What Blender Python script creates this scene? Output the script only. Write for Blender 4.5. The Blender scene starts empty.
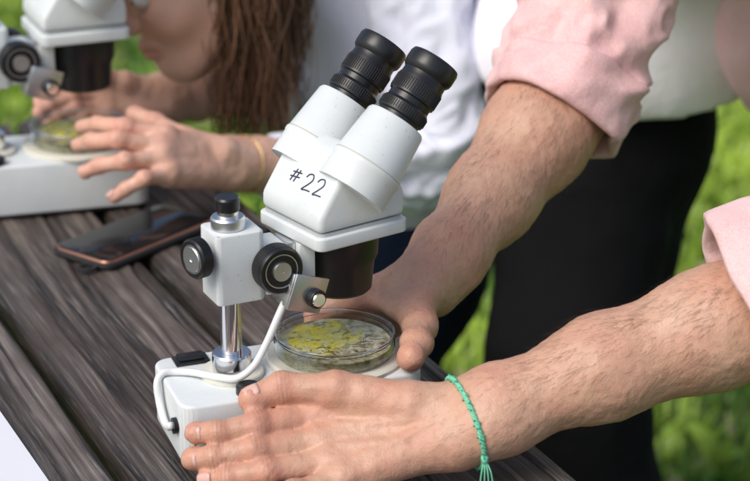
import bpy, bmesh, math, random
import numpy as np
from mathutils import Vector, Matrix
random.seed(4); rng=np.random.default_rng(7)
D=bpy.data; SC=bpy.context.scene
# ------------------------------------------------------------------ basics
def link(o,parent=None):
    SC.collection.objects.link(o)
    if parent is not None: o.parent=parent
    return o
def empty(name,loc=(0,0,0),rz=0,sc=1):
    e=D.objects.new(name,None); e.empty_display_size=.05
    e.location=loc; e.rotation_euler=(0,0,rz); e.scale=(sc,)*3; return link(e)
def mk(name,verts,faces,mat,parent=None,smooth=True,mw=None):
    me=D.meshes.new(name); me.from_pydata([tuple(v) for v in verts],[],faces); me.update()
    if smooth: me.polygons.foreach_set('use_smooth',[True]*len(me.polygons))
    if mat: me.materials.append(mat)
    o=D.objects.new(name,me); link(o,parent)
    if mw is not None: o.matrix_local=mw
    return o
def mknp(name,V,Fq,mat,parent=None,smooth=True):
    V=np.asarray(V,np.float32); Fq=np.asarray(Fq,np.int32)
    me=D.meshes.new(name); n=Fq.shape[1]
    me.vertices.add(len(V)); me.vertices.foreach_set('co',V.ravel())
    me.loops.add(Fq.size); me.loops.foreach_set('vertex_index',Fq.ravel())
    me.polygons.add(len(Fq)); me.polygons.foreach_set('loop_start',np.arange(0,Fq.size,n,dtype=np.int32))
    me.update(calc_edges=True); me.validate()
    me.polygons.foreach_set('use_smooth',np.full(len(me.polygons),smooth))
    if mat: me.materials.append(mat)
    o=D.objects.new(name,me); return link(o,parent)
def setcol(o,name,C):
    at=o.data.color_attributes.new(name,'FLOAT_COLOR','POINT')
    C=np.concatenate([C,np.ones((len(C),4-C.shape[1]))],1).astype(np.float32)
    at.data.foreach_set('color',C.ravel())
def sharp(o,ang=35):
    bm=bmesh.new(); bm.from_mesh(o.data)
    for e in bm.edges:
        if len(e.link_faces)==2 and e.calc_face_angle(0)>math.radians(ang): e.smooth=False
    bm.to_mesh(o.data); bm.free()
def prism(name,poly,axis,lo,hi,mat,parent,bev=.0015,mw=None,seg=2):
    bm=bmesh.new()
    f=(lambda p,h:(p[0],h,p[1])) if axis=='y' else (lambda p,h:(p[0],p[1],h))
    a=[bm.verts.new(f(p,lo)) for p in poly]; b=[bm.verts.new(f(p,hi)) for p in poly]
    bm.faces.new(a); bm.faces.new(b[::-1]); n=len(poly)
    for i in range(n): bm.faces.new((a[i],b[i],b[(i+1)%n],a[(i+1)%n]))
    bmesh.ops.recalc_face_normals(bm,faces=bm.faces)
    if bev>0:
        es=[e for e in bm.edges if e.calc_face_angle(0)>.25]
        bmesh.ops.bevel(bm,geom=es,offset=bev,segments=seg,profile=.5,affect='EDGES')
    me=D.meshes.new(name); bm.to_mesh(me); bm.free()
    me.polygons.foreach_set('use_smooth',[True]*len(me.polygons))
    me.materials.append(mat); o=D.objects.new(name,me); link(o,parent)
    if mw is not None: o.matrix_local=mw
    sharp(o,40); return o
def rrect(x0,x1,y0,y1,r,n=6):
    P=[]
    for cx,cy,a0 in((x1-r,y1-r,0),(x0+r,y1-r,90),(x0+r,y0+r,180),(x1-r,y0+r,270)):
        for i in range(n+1):
            a=math.radians(a0+90*i/n); P.append((cx+r*math.cos(a),cy+r*math.sin(a)))
    return P
def box(name,x,y,z,mat,parent,bev=.0015,mw=None):
    return prism(name,[(x[0],y[0]),(x[1],y[0]),(x[1],y[1]),(x[0],y[1])],'z',z[0],z[1],mat,parent,bev,mw)
def lathe(name,prof,mat,parent=None,mw=None,n=48,closed=False):
    V=[];F=[]
    m=len(prof)
    for i in range(n):
        a=2*math.pi*i/n
        for r,z in prof: V.append((r*math.cos(a),r*math.sin(a),z))
    for i in range(n):
        j=(i+1)%n
        for k in range(m if closed else m-1):
            l=(k+1)%m
            F.append((i*m+k,j*m+k,j*m+l,i*m+l))
    o=mk(name,V,F,mat,parent,True,mw)
    bm=bmesh.new(); bm.from_mesh(o.data)
    bmesh.ops.remove_doubles(bm,verts=bm.verts,dist=1e-6)
    bmesh.ops.recalc_face_normals(bm,faces=bm.faces); bm.to_mesh(o.data); bm.free()
    sharp(o,32); return o
def axm(p,d):
    d=Vector(d).normalized(); return Matrix.Translation(p)@d.to_track_quat('Z','Y').to_matrix().to_4x4()
def catmull(P,n=8):
    P=[np.array(p,float) for p in P]; P=[2*P[0]-P[1]]+P+[2*P[-1]-P[-2]]; out=[]
    for i in range(1,len(P)-2):
        for t in np.linspace(0,1,n,endpoint=False):
            a,b,c,d=P[i-1:i+3]
            out.append(.5*((2*b)+(c-a)*t+(2*a-5*b+4*c-d)*t*t+(3*b-a-3*c+d)*t**3))
    out.append(P[-2]); return out
def tubegeo(P,r,ns=8,V=None,F=None):
    V=[] if V is None else V; F=[] if F is None else F
    base=len(V); up=None; N=len(P)
    for i,p in enumerate(P):
        t=Vector(P[min(i+1,N-1)]-P[max(i-1,0)]).normalized()
        if up is None: up=t.orthogonal().normalized()
        up=(up-t*up.dot(t)).normalized(); b=t.cross(up)
        rr=r(i/(N-1)) if callable(r) else r
        for k in range(ns):
            a=2*math.pi*k/ns; v=Vector(p)+(up*math.cos(a)+b*math.sin(a))*rr; V.append(tuple(v))
    for i in range(N-1):
        for k in range(ns):
            l=(k+1)%ns; F.append((base+i*ns+k,base+i*ns+l,base+(i+1)*ns+l,base+(i+1)*ns+k))
    F.append(tuple(base+k for k in range(ns))[::-1]); F.append(tuple(base+(N-1)*ns+k for k in range(ns)))
    return V,F
def tube(name,P,r,mat,parent=None,ns=10,n=8,mw=None):
    V,F=tubegeo(catmull(P,n),r,ns); return mk(name,V,F,mat,parent,True,mw)
# ------------------------------------------------------------------ noise
def vnoise(P,seed=0):
    P=np.asarray(P,np.float64); i=np.floor(P).astype(np.int64); f=P-i; f=f*f*(3-2*f)
    def h(x,y,z):
        n=(x*374761393+y*668265263+z*2147483647+seed*144665)&0xffffffff
        n=((n^(n>>13))*1274126177)&0xffffffff; n=(n^(n>>16))&0xffff
        return n/65535.0
    r=0
    for dx in(0,1):
        for dy in(0,1):
            for dz in(0,1):
                w=(f[:,0] if dx else 1-f[:,0])*(f[:,1] if dy else 1-f[:,1])*(f[:,2] if dz else 1-f[:,2])
                r=r+w*h(i[:,0]+dx,i[:,1]+dy,i[:,2]+dz)
    return r*2-1
# ------------------------------------------------------------------ implicit modelling
def cone(a,b,r1,r2=None,k=None,flat=None):
    return dict(t='c',a=np.array(a,np.float32),b=np.array(b,np.float32),r1=r1,r2=r1 if r2 is None else r2,k=k,flat=flat)
def ell(c,rad,R=None,k=None):
    return dict(t='e',c=np.array(c,np.float32),rad=np.array(rad,np.float32),R=np.eye(3,dtype=np.float32) if R is None else np.array(R,np.float32),k=k)
def bb(p):
    if p['t']=='c':
        r=max(p['r1'],p['r2']); return np.minimum(p['a'],p['b'])-r,np.maximum(p['a'],p['b'])+r
    m=p['rad'].max(); return p['c']-m,p['c']+m
def smin(a,b,k):
    h=np.clip(.5+.5*(b-a)/k,0,1); return b*(1-h)+a*h-k*h*(1-h)
def sdfmesh(name,groups,vox,mat,parent=None,smooth=2,disp=None):
    """groups: list of (prims,k_inside,k_merge,sign)"""
    allb=[bb(p) for g in groups if g[3]>0 for p in g[0]]
    pad=vox*3+.004
    lo=np.min([b[0] for b in allb],0)-pad; hi=np.max([b[1] for b in allb],0)+pad
    n=np.ceil((hi-lo)/vox).astype(int)+1
    ax=[(lo[i]+vox*np.arange(n[i])).astype(np.float32) for i in range(3)]
    Fd=None
    for prims,k,km,sg in groups:
        G=np.full(n,.05,np.float32)
        for p in prims:
            kk=p['k'] or k; a,b=bb(p); m=kk+vox*3+.003
            i0=np.clip(((a-m-lo)/vox).astype(int),0,n); i1=np.clip(((b+m-lo)/vox).astype(int)+2,0,n)
            if np.any(i1<=i0): continue
            X=ax[0][i0[0]:i1[0],None,None];Y=ax[1][None,i0[1]:i1[1],None];Z=ax[2][None,None,i0[2]:i1[2]]
            if p['t']=='c':
                A=p['a'];B=p['b']-A; L=float(B@B)+1e-12
                x=X-A[0];y=Y-A[1];z=Z-A[2]
                t=np.clip((x*B[0]+y*B[1]+z*B[2])/L,0,1)
                x=x-t*B[0];y=y-t*B[1];z=z-t*B[2]
                if p['flat'] is not None:
                    f,s=p['flat']; f=np.array(f,np.float32);f/=np.linalg.norm(f); q=(x*f[0]+y*f[1]+z*f[2])*(s-1)
                    x=x+q*f[0];y=y+q*f[1];z=z+q*f[2]
                d=np.sqrt(x*x+y*y+z*z)-(p['r1']+(p['r2']-p['r1'])*t)
            else:
                x=X-p['c'][0];y=Y-p['c'][1];z=Z-p['c'][2];R=p['R'];q=[]
                for i in range(3): q.append(x*R[i,0]+y*R[i,1]+z*R[i,2])
                k0=np.sqrt(sum((q[i]/p['rad'][i])**2 for i in range(3)))
                k1=np.sqrt(sum((q[i]/p['rad'][i]**2)**2 for i in range(3)))+1e-9
                d=k0*(k0-1)/k1
            s=(slice(i0[0],i1[0]),slice(i0[1],i1[1]),slice(i0[2],i1[2]))
            G[s]=smin(G[s],d.astype(np.float32),kk)
        if Fd is None: Fd=G
        elif sg>0: Fd=smin(Fd,G,km)
        else: Fd=-smin(-Fd,G,km)
    f=Fd; S=f<0
    c=np.zeros(np.array(n)-1,np.int8)
    for dx in(0,1):
        for dy in(0,1):
            for dz in(0,1):
                c+=S[dx:n[0]-1+dx,dy:n[1]-1+dy,dz:n[2]-1+dz]
    act=np.argwhere((c>0)&(c<8)); idx=np.full(c.shape,-1,np.int32); idx[tuple(act.T)]=np.arange(len(act))
    acc=np.zeros((len(act),3));cnt=np.zeros(len(act))
    for d in range(3):
        o1,o2=[q for q in range(3) if q!=d]
        for u in(0,1):
            for v in(0,1):
                p0=act.copy();p0[:,o1]+=u;p0[:,o2]+=v;p1=p0.copy();p1[:,d]+=1
                f0=f[tuple(p0.T)];f1=f[tuple(p1.T)];m=(f0<0)!=(f1<0)
                t=f0[m]/(f0[m]-f1[m]); q=p0[m].astype(float);q[:,d]+=t; acc[m]+=q;cnt[m]+=1
    V=lo+vox*acc/cnt[:,None]
    quads=[]
    for d in range(3):
        o1,o2=(d+1)%3,(d+2)%3
        s0=[slice(1,-1)]*3;s0[d]=slice(0,-1);s1=[slice(1,-1)]*3;s1[d]=slice(1,None)
        A=S[tuple(s0)];B=S[tuple(s1)]
        for flip,M_ in((0,A&~B),(1,B&~A)):
            w=np.argwhere(M_); off=np.ones(3,int);off[d]=0; w=w+off
            def g(a,b):
                z=w.copy();z[:,o1]-=a;z[:,o2]-=b;return idx[tuple(z.T)]
            Q=np.stack([g(1,1),g(0,1),g(0,0),g(1,0)],1)
            quads.append(Q[:,::-1] if flip else Q)
    Q=np.concatenate(quads)
    E=np.concatenate([Q[:,[0,1]],Q[:,[1,2]],Q[:,[2,3]],Q[:,[3,0]]])
    for _ in range(smooth):
        s=np.zeros_like(V)
        for j in range(3): s[:,j]=np.bincount(E[:,0],V[E[:,1],j],len(V))+np.bincount(E[:,1],V[E[:,0],j],len(V))
        k_=np.bincount(E.ravel(),minlength=len(V)); V=V*.5+.5*s/np.maximum(k_,1)[:,None]
    o=mknp(name,V,Q,mat,parent)
    if disp is not None:
        nn=getn(o)
        V=V+nn*disp(V)[:,None]; o.data.vertices.foreach_set('co',V.astype(np.float32).ravel()); o.data.update()
    return o,V
def getn(o):
    a=np.zeros(len(o.data.vertices)*3,np.float32); o.data.vertices.foreach_get('normal',a); return a.reshape(-1,3)
# ------------------------------------------------------------------ materials
def mat(name,col,rough=.5,metal=0,**kw):
    m=D.materials.new(name); m.use_nodes=True; b=m.node_tree.nodes['Principled BSDF']
    b.inputs['Base Color'].default_value=(*col,1); b.inputs['Roughness'].default_value=rough; b.inputs['Metallic'].default_value=metal
    for k,v in kw.items(): b.inputs[k.replace('_',' ')].default_value=v
    return m
class NT:
    def __init__(s,m): s.m=m; s.t=m.node_tree; s.b=s.t.nodes['Principled BSDF']; s.tc=s.t.nodes.new('ShaderNodeTexCoord')
    def n(s,typ,**kw):
        x=s.t.nodes.new(typ)
        for k,v in kw.items(): setattr(x,k,v)
        return x
    def l(s,a,b): s.t.links.new(a,b)
    def noise(s,scale,detail=4,rough=.5,vec=None,stretch=None):
        x=s.n('ShaderNodeTexNoise'); x.inputs['Scale'].default_value=scale;x.inputs['Detail'].default_value=detail;x.inputs['Roughness'].default_value=rough
        v=vec or s.tc.outputs['Object']
        if stretch:
            mp=s.n('ShaderNodeMapping'); mp.inputs['Scale'].default_value=stretch; s.l(v,mp.inputs['Vector']); v=mp.outputs[0]
        s.l(v,x.inputs['Vector']); return x.outputs['Fac']
    def ramp(s,fac,stops):
        r=s.n('ShaderNodeValToRGB'); e=r.color_ramp.elements
        while len(e)<len(stops): e.new(.5)
        for q,(p,c) in zip(e,stops): q.position=p; q.color=(*c,1) if len(c)==3 else c
        s.l(fac,r.inputs[0]); return r.outputs[0]
    def mix(s,a,b,fac,mode='MIX'):
        x=s.n('ShaderNodeMix',data_type='RGBA',blend_type=mode)
        for sock,v in((x.inputs[0],fac),(x.inputs[6],a),(x.inputs[7],b)):
            if isinstance(v,bpy.types.NodeSocket): s.l(v,sock)
            elif isinstance(v,tuple): sock.default_value=(*v,1) if len(v)==3 else v
            else: sock.default_value=v
        return x.outputs[2]
    def bump(s,h,strength,dist,prev=None):
        x=s.n('ShaderNodeBump'); x.inputs['Strength'].default_value=strength;x.inputs['Distance'].default_value=dist
        s.l(h,x.inputs['Height'])
        if prev: s.l(prev,x.inputs['Normal'])
        return x.outputs[0]
    def attr(s,name):
        x=s.n('ShaderNodeVertexColor'); x.layer_name=name; return x.outputs[0]
def skinmat(name,base,red,dark):
    m=mat(name,base,.48); t=NT(m)
    n1=t.noise(22,3,.6); n2=t.noise(260,2,.6)
    c=t.mix(base,red,t.ramp(n1,[(.35,(0,0,0)),(.7,(.45,.45,.45))]))
    c=t.mix(c,dark,t.ramp(n2,[(.52,(0,0,0)),(.75,(.22,.22,.22))]))
    a=t.attr('tint'); sp=t.n('ShaderNodeSeparateColor'); t.l(a,sp.inputs[0])
    c=t.mix(c,red,sp.outputs[0]); c=t.mix(c,dark,sp.outputs[1])
    t.l(c,t.b.inputs['Base Color'])
    t.b.inputs['Subsurface Weight'].default_value=.10; t.b.inputs['Subsurface Radius'].default_value=(.9,.35,.2); t.b.inputs['Subsurface Scale'].default_value=.006
    v=t.n('ShaderNodeTexVoronoi'); v.inputs['Scale'].default_value=620; t.l(t.tc.outputs['Object'],v.inputs['Vector'])
    b=t.bump(v.outputs['Distance'],.28,.0007); b=t.bump(t.noise(130,3,.6),.38,.0011,b)
    t.l(b,t.b.inputs['Normal'])
    t.l(t.ramp(n1,[(.3,(.42,)*3),(.7,(.58,)*3)]),t.b.inputs['Roughness'])
    return m
M={}
M['skin']=skinmat('mans_skin',(.60,.365,.25),(.58,.225,.155),(.30,.155,.095))
M['wskin']=skinmat('womans_skin',(.72,.46,.34),(.66,.30,.22),(.42,.22,.15))
M['nail']=mat('fingernail',(.68,.42,.35),.3)
def paintmat(name,col,rough,dust=.5,spec=.5):
    m=mat(name,col,rough); t=NT(m)
    n=t.noise(35,4,.65); c=t.mix(col,tuple(x*.84 for x in col),t.ramp(n,[(.42,(0,0,0)),(.75,(dust,)*3)]))
    sp=t.noise(420,1,.5); c=t.mix(c,tuple(x*.45 for x in col),t.ramp(sp,[(.72,(0,0,0)),(.78,(.5,.5,.5))]))
    t.l(c,t.b.inputs['Base Color']); t.l(t.ramp(n,[(.3,(rough*.85,)*3),(.7,(min(1,rough*1.25),)*3)]),t.b.inputs['Roughness'])
    t.l(t.bump(t.noise(900,1,.5),.08,.0004),t.b.inputs['Normal']); return m
M['white']=paintmat('grey_white_enamel',(.72,.755,.75),.36)
M['white2']=paintmat('light_grey_trim',(.50,.52,.52),.42)
M['cream']=paintmat('cream_plastic',(.70,.68,.58),.45)
M['black']=paintmat('black_plastic',(.012,.012,.013),.34)
M['rubber']=paintmat('black_rubber',(.018,.018,.019),.6)
M['chrome']=mat('chrome',(.74,.74,.75),.14,1.0)
M['steel']=mat('brushed_steel',(.70,.70,.71),.36,1.0)
M['seal']=mat('tan_seal',(.50,.43,.30),.5)
M['gold']=mat('gold',(.75,.55,.25),.3,1.0)
M['ink']=mat('marker_ink',(.03,.035,.07),.5)
M['lens']=mat('lens_glass',(.01,.012,.02),.05,0,Coat_Weight=1.0)
M['cable']=mat('white_cable',(.76,.77,.76),.4)
g=mat('clear_polystyrene',(.95,.97,.96),.04); g.node_tree.nodes['Principled BSDF'].inputs['Transmission Weight'].default_value=1; g.node_tree.nodes['Principled BSDF'].inputs['IOR'].default_value=1.35
M['glass']=g
# pond sample
m=mat('pond_sample',(.4,.35,.2),.25); t=NT(m)
n=t.noise(75,3,.6); n2=t.noise(150,4,.65)
gr=t.n('ShaderNodeVectorMath',operation='DISTANCE'); gr.inputs[1].default_value=(-.010,.006,.0066)
t.l(t.tc.outputs['Object'],gr.inputs[0])
ms=t.n('ShaderNodeMath',operation='MULTIPLY_ADD'); ms.inputs[1].default_value=.060; ms.inputs[2].default_value=-.030; t.l(n,ms.inputs[0])
ad=t.n('ShaderNodeMath',operation='ADD'); t.l(gr.outputs['Value'],ad.inputs[0]); t.l(ms.outputs[0],ad.inputs[1])
mr=t.n('ShaderNodeMapRange'); mr.inputs['From Min'].default_value=.022;mr.inputs['From Max'].default_value=.034; t.l(ad.outputs[0],mr.inputs['Value'])
yel=t.ramp(n2,[(.30,(.42,.33,.03)),(.42,(.80,.68,.03)),(.55,(.90,.80,.05)),(.72,(.88,.85,.45))])
brn=t.ramp(n2,[(.30,(.11,.08,.035)),(.42,(.34,.29,.13)),(.52,(.55,.50,.27)),(.68,(.74,.72,.56))])
t.l(t.mix(yel,brn,mr.outputs[0]),t.b.inputs['Base Color']); t.l(t.bump(n2,.35,.0015),t.b.inputs['Normal'])
t.b.inputs['Coat Weight'].default_value=1; t.b.inputs['Coat Roughness'].default_value=.03; t.b.inputs['Coat IOR'].default_value=1.4
t.l(t.bump(n,.35,.0035),t.b.inputs['Coat Normal']); M['pond']=m
M['yellow']=mat('yellow_algae',(.88,.76,.04),.18); M['twig']=mat('brown_debris',(.11,.075,.035),.3); M['pale']=mat('pale_debris',(.72,.70,.56),.2)
def cloth(name,col,dark,weave=900,rough=.85,fold=.25,sheen=.15,spec=.5):
    m=mat(name,col,rough); t=NT(m)
    c=t.mix(col,dark,t.ramp(t.noise(weave,2,.6,stretch=(1,1,.35)),[(.4,(0,0,0)),(.7,(fold,)*3)]))
    c=t.mix(c,dark,t.ramp(t.noise(14,3,.6),[(.4,(0,0,0)),(.8,(fold,)*3)]))
    t.l(c,t.b.inputs['Base Color']); b=t.bump(t.noise(weave,1,.5),.35,.0006); b=t.bump(t.noise(45,3,.55),.5,.004,b); t.l(b,t.b.inputs['Normal'])
    t.b.inputs['Sheen Weight'].default_value=sheen; t.b.inputs['Specular IOR Level'].default_value=spec
    return m
M['pink']=cloth('pink_chambray',(.78,.43,.42),(.90,.70,.68),1100,.85,.7)
M['tee']=cloth('white_cotton',(.93,.91,.95),(.86,.85,.91),1000)
M['lav']=cloth('pale_blue_cotton',(.80,.82,.93),(.66,.70,.87),1000)
M['blackcl']=cloth('black_twill',(.006,.006,.007),(.010,.010,.012),900,.9,.25,0,.12)
M['jean']=cloth('navy_denim',(.012,.022,.055),(.025,.04,.08),900,.85,.25,0,.2)
M['hair']=mat('brown_hair',(.045,.022,.012),.42); M['dhair']=mat('dark_hair',(.02,.013,.009),.5)
t=NT(M['hair']); t.l(t.ramp(t.attr('tint'),[(0,(.04,.019,.010)),(.5,(.12,.058,.031)),(1,(.34,.175,.092))]),t.b.inputs['Base Color'])
# ------------------------------------------------------------------ ground and grass
GZ=-.75
m=mat('soil_and_thatch',(.05,.07,.02),.95); t=NT(m)
c=t.ramp(t.noise(9,4,.65),[(.3,(.05,.08,.016)),(.55,(.11,.18,.03)),(.75,(.16,.19,.06))]); t.l(c,t.b.inputs['Base Color']); t.l(t.bump(t.noise(30,4),.6,.03),t.b.inputs['Normal'])
mk('ground',[(-150,-150,GZ),(150,-150,GZ),(150,150,GZ),(-150,150,GZ)],[(0,1,2,3)],m)
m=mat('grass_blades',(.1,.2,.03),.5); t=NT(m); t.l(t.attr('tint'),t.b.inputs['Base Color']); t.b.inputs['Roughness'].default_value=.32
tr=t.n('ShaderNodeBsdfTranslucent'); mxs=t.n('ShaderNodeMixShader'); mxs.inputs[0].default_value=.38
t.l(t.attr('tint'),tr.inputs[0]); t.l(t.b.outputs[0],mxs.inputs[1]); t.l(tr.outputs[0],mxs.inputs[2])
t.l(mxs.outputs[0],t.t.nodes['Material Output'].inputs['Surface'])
def grass():
    P=[]
    for (x0,x1,y0,y1,d) in((-1.5,2.2,-.2,4.6,3200),(-6,-1.5,-1,9,200),(2.2,7,-1,9,200),(-1.5,2.2,4.6,12,400)):
        n=int((x1-x0)*(y1-y0)*d); P.append(np.stack([rng.uniform(x0,x1,n),rng.uniform(y0,y1,n)],1))
    P=np.concatenate(P); N=len(P)
    cl=vnoise(np.c_[P*8,np.zeros(N)],3); cl2=vnoise(np.c_[P*2.6,np.ones(N)],5)
    L=rng.uniform(.035,.085,N)*(1+.6*cl)*(1+.3*cl2); W=rng.uniform(.002,.0048,N)
    clov=rng.random(N)<.16; W[clov]*=4.6; L[clov]*=.75
    a=rng.uniform(0,2*np.pi,N); lean=rng.uniform(.15,1.0,N); lean[clov]=1.0; b=a+rng.uniform(-.4,.4,N)
    dr=np.stack([np.cos(a),np.sin(a)],1); sd=np.stack([-np.sin(b),np.cos(b)],1)
    rows=[]
    for tt,wf,hz,ou in((0,.8,0,0),(.5,1,.55,.18),(.85,.6,.82,.55),(1,0,.9,.8)):
        c=P+dr*(L*lean*ou)[:,None]; z=GZ+L*hz*(1.15-.35*lean)
        if wf==0: rows.append(np.c_[c,z][:,None])
        else: rows.append(np.stack([np.c_[c-sd*(W*wf)[:,None],z],np.c_[c+sd*(W*wf)[:,None],z]],1))
    V=np.concatenate(rows,1); nv=V.shape[1]
    base=np.arange(N)[:,None]*nv
    T=[[0,1,3],[0,3,2],[2,3,5],[2,5,4],[4,5,6]]
    F=np.concatenate([base+np.array(q)[None] for q in T])
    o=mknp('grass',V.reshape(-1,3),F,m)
    h=rng.random(N); c1=np.array([.10,.25,.018]);c2=np.array([.60,.80,.11]);c3=np.array([.66,.60,.30])
    w=np.clip(.50+.85*cl+.6*cl2+.55*(h-.5),0,1)[:,None]
    C=c1*(1-w)+c2*w; dry=rng.random(N)<.07; C[dry]=c3*rng.uniform(.6,1.1,(dry.sum(),1))
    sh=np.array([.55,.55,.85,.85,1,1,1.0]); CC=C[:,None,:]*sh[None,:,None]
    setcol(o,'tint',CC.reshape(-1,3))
grass()
# ------------------------------------------------------------------ table
e=np.array([.426,-.905]); nrm=np.array([.905,.426])
m=mat('weathered_wood',(.06,.045,.035),.62); t=NT(m)
sp=t.n('ShaderNodeSeparateColor'); t.l(t.attr('tint'),sp.inputs[0])
fine=t.noise(1,4,.7,stretch=(14,420,420)); fine2=t.noise(1,3,.6,stretch=(3.5,90,90)); blot=t.noise(9,3,.6)
c=t.mix((.012,.010,.009),(.20,.165,.14),t.ramp(sp.outputs[0],[(.18,(0,0,0)),(.55,(.40,)*3),(.9,(1,1,1))]))
c=t.mix(c,(.42,.375,.335),t.ramp(fine,[(.50,(0,0,0)),(.70,(.5,.5,.5))]))
c=t.mix(c,(.026,.020,.017),t.ramp(fine2,[(.45,(0,0,0)),(.66,(.75,.75,.75))]))
c=t.mix(c,(.055,.036,.027),t.ramp(blot,[(.42,(0,0,0)),(.68,(.65,.65,.65))]))
t.l(c,t.b.inputs['Base Color']); t.l(t.ramp(fine2,[(.3,(.42,)*3),(.7,(.70,)*3)]),t.b.inputs['Roughness'])
b=t.bump(fine,.8,.0014); b=t.bump(fine2,.6,.002,b); t.l(b,t.b.inputs['Normal']); M['wood']=m
table=empty('picnic_table')
def plank(i,n0,n1,e0,e1,seed):
    w=n1-n0; ny=int(w/.0010); nx=int((e1-e0)/.007)
    y=np.linspace(0,w,ny); x=np.linspace(e0,e1,nx); X,Y=np.meshgrid(x,y,indexing='ij'); s=X.size
    xs,ys=X.ravel(),Y.ravel()
    warp=.010*vnoise(np.c_[xs*3.5,ys*8,np.full(s,seed)],seed)+.0022*vnoise(np.c_[xs*16,ys*30,np.full(s,seed)],seed+1)
    # a knot or two bends the grain
    for kx,ky in((-.25+.13*(seed%5),w*.35),(.35-.1*(seed%3),w*.7)):
        dx,dy=(xs-kx)/.035,(ys-ky)/.012; warp=warp+.007*np.exp(-(dx*dx))*np.tanh(dy)*np.exp(-dy*dy*.15)
    yy=ys-warp
    r=.60*vnoise(np.c_[xs*1.6,yy*210,np.zeros(s)],seed+2)+.30*vnoise(np.c_[xs*6,yy*430,np.zeros(s)],seed+3)+.5*vnoise(np.c_[xs*.8,yy*70,np.zeros(s)],seed+4)
    cr=vnoise(np.c_[xs*2.2,yy*120,np.full(s,3.)],seed+6); crack=np.clip((cr-.62)/.15,0,1)
    edge=np.minimum(ys,w-ys); rd=np.clip(edge/.007,0,1); rd=-(1-np.sqrt(1-(1-rd)**2))*.006
    z=r*.0010+rd-crack*.0022
    z=z-np.percentile(z,96)
    V=np.c_[xs,ys,z]; ii=np.arange(s).reshape(nx,ny)
    Q=np.stack([ii[:-1,:-1],ii[1:,:-1],ii[1:,1:],ii[:-1,1:]],-1).reshape(-1,4)
    loop=np.concatenate([ii[:,0],ii[-1,1:],ii[-2::-1,-1],ii[0,-2:0:-1]])
    B=V[loop].copy(); B[:,2]=-.036; bi=np.arange(len(loop))+s
    Sk=np.stack([loop,bi,np.roll(bi,-1),np.roll(loop,-1)],-1)
    V=np.r_[V,B]; o=mknp('plank_%d'%i,V,np.r_[Q,Sk],M['wood'],table)
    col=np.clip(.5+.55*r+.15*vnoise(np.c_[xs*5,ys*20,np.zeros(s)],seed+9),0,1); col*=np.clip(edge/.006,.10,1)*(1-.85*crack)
    cc=np.zeros((len(V),3)); cc[:s]=col[:,None]; cc[s:]=.05; setcol(o,'tint',cc)
    o.matrix_local=Matrix(((e[0],nrm[0],0,nrm[0]*n0),(e[1],nrm[1],0,nrm[1]*n0),(0,0,1,0),(0,0,0,1)))
edges=[.102,-.043,-.194,-.342,-.492,-.64]
for i in range(5):
    plank(i+1,edges[i+1]+.005,edges[i]-.005,-.87+.006*((i*7)%3),.9,i*11+3)
TM=Matrix(((e[0],nrm[0],0,0),(e[1],nrm[1],0,0),(0,0,1,0),(0,0,0,1)))
simple=mat('dark_timber',(.05,.036,.028),.7)
for k,ex in enumerate((-.6,.7)):
    box('batten_%d'%(k+1),(ex-.04,ex+.04),(-.62,.09),(-.10,-.0365),simple,table,.003,TM)
    for q,(a,b2) in enumerate(((-.55,-.62),(.02,.09))):
        V=[(ex-.03,a-.05,-.10),(ex+.03,a-.05,-.10),(ex+.03,a+.05,-.10),(ex-.03,a+.05,-.10),(ex-.03,b2-.05,GZ),(ex+.03,b2-.05,GZ),(ex+.03,b2+.05,GZ),(ex-.03,b2+.05,GZ)]
        mk('leg_%d'%(k*2+q+1),V,[(0,1,2,3),(7,6,5,4),(0,4,5,1),(1,5,6,2),(2,6,7,3),(3,7,4,0)],simple,table,False,TM)
# ------------------------------------------------------------------ microscope
def knob(name,p,d,r,h,parent,core=.45):
    mw=axm(p,d)
    lathe(name+'_grip',[(0,0),(r*.9,0),(r,h*.1),(r,h*.85),(r*.93,h),(r*.80,h),(r*.76,h*.9),(0,h*.9)],M['black'],parent,mw)
    V=[];F=[]
    for i in range(60):
        a=2*math.pi*i/60; c,s=math.cos(a),math.sin(a); tx,ty=-s,c
        bi=len(V)
        for z in(h*.14,h*.82):
            for rr,w in((r*.995,.0005),(r*1.02,.0003)):
                V+= [(c*rr-tx*w,s*rr-ty*w,z),(c*rr+tx*w,s*rr+ty*w,z)]
        F+=[(bi,bi+2,bi+6,bi+4),(bi+2,bi+3,bi+7,bi+6),(bi+3,bi+1,bi+5,bi+7),(bi+4,bi+6,bi+7,bi+5),(bi,bi+1,bi+3,bi+2)]
    mk(name+'_knurl',V,F,M['black'],parent,False,mw)
    lathe(name+'_ring',[(r*.74,h*.905),(r*.74,h*.96),(r*.69,h*.96),(r*.69,h*.905)],M['steel'],parent,mw,closed=True)
    lathe(name+'_cap',[(0,h*1.0),(r*core*.14,h*1.0),(r*core*.18,h*1.06),(r*core*.95,h*1.06),(r*core,h*1.0),(r*core,h*.89)],M['steel'],parent,mw)
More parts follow.
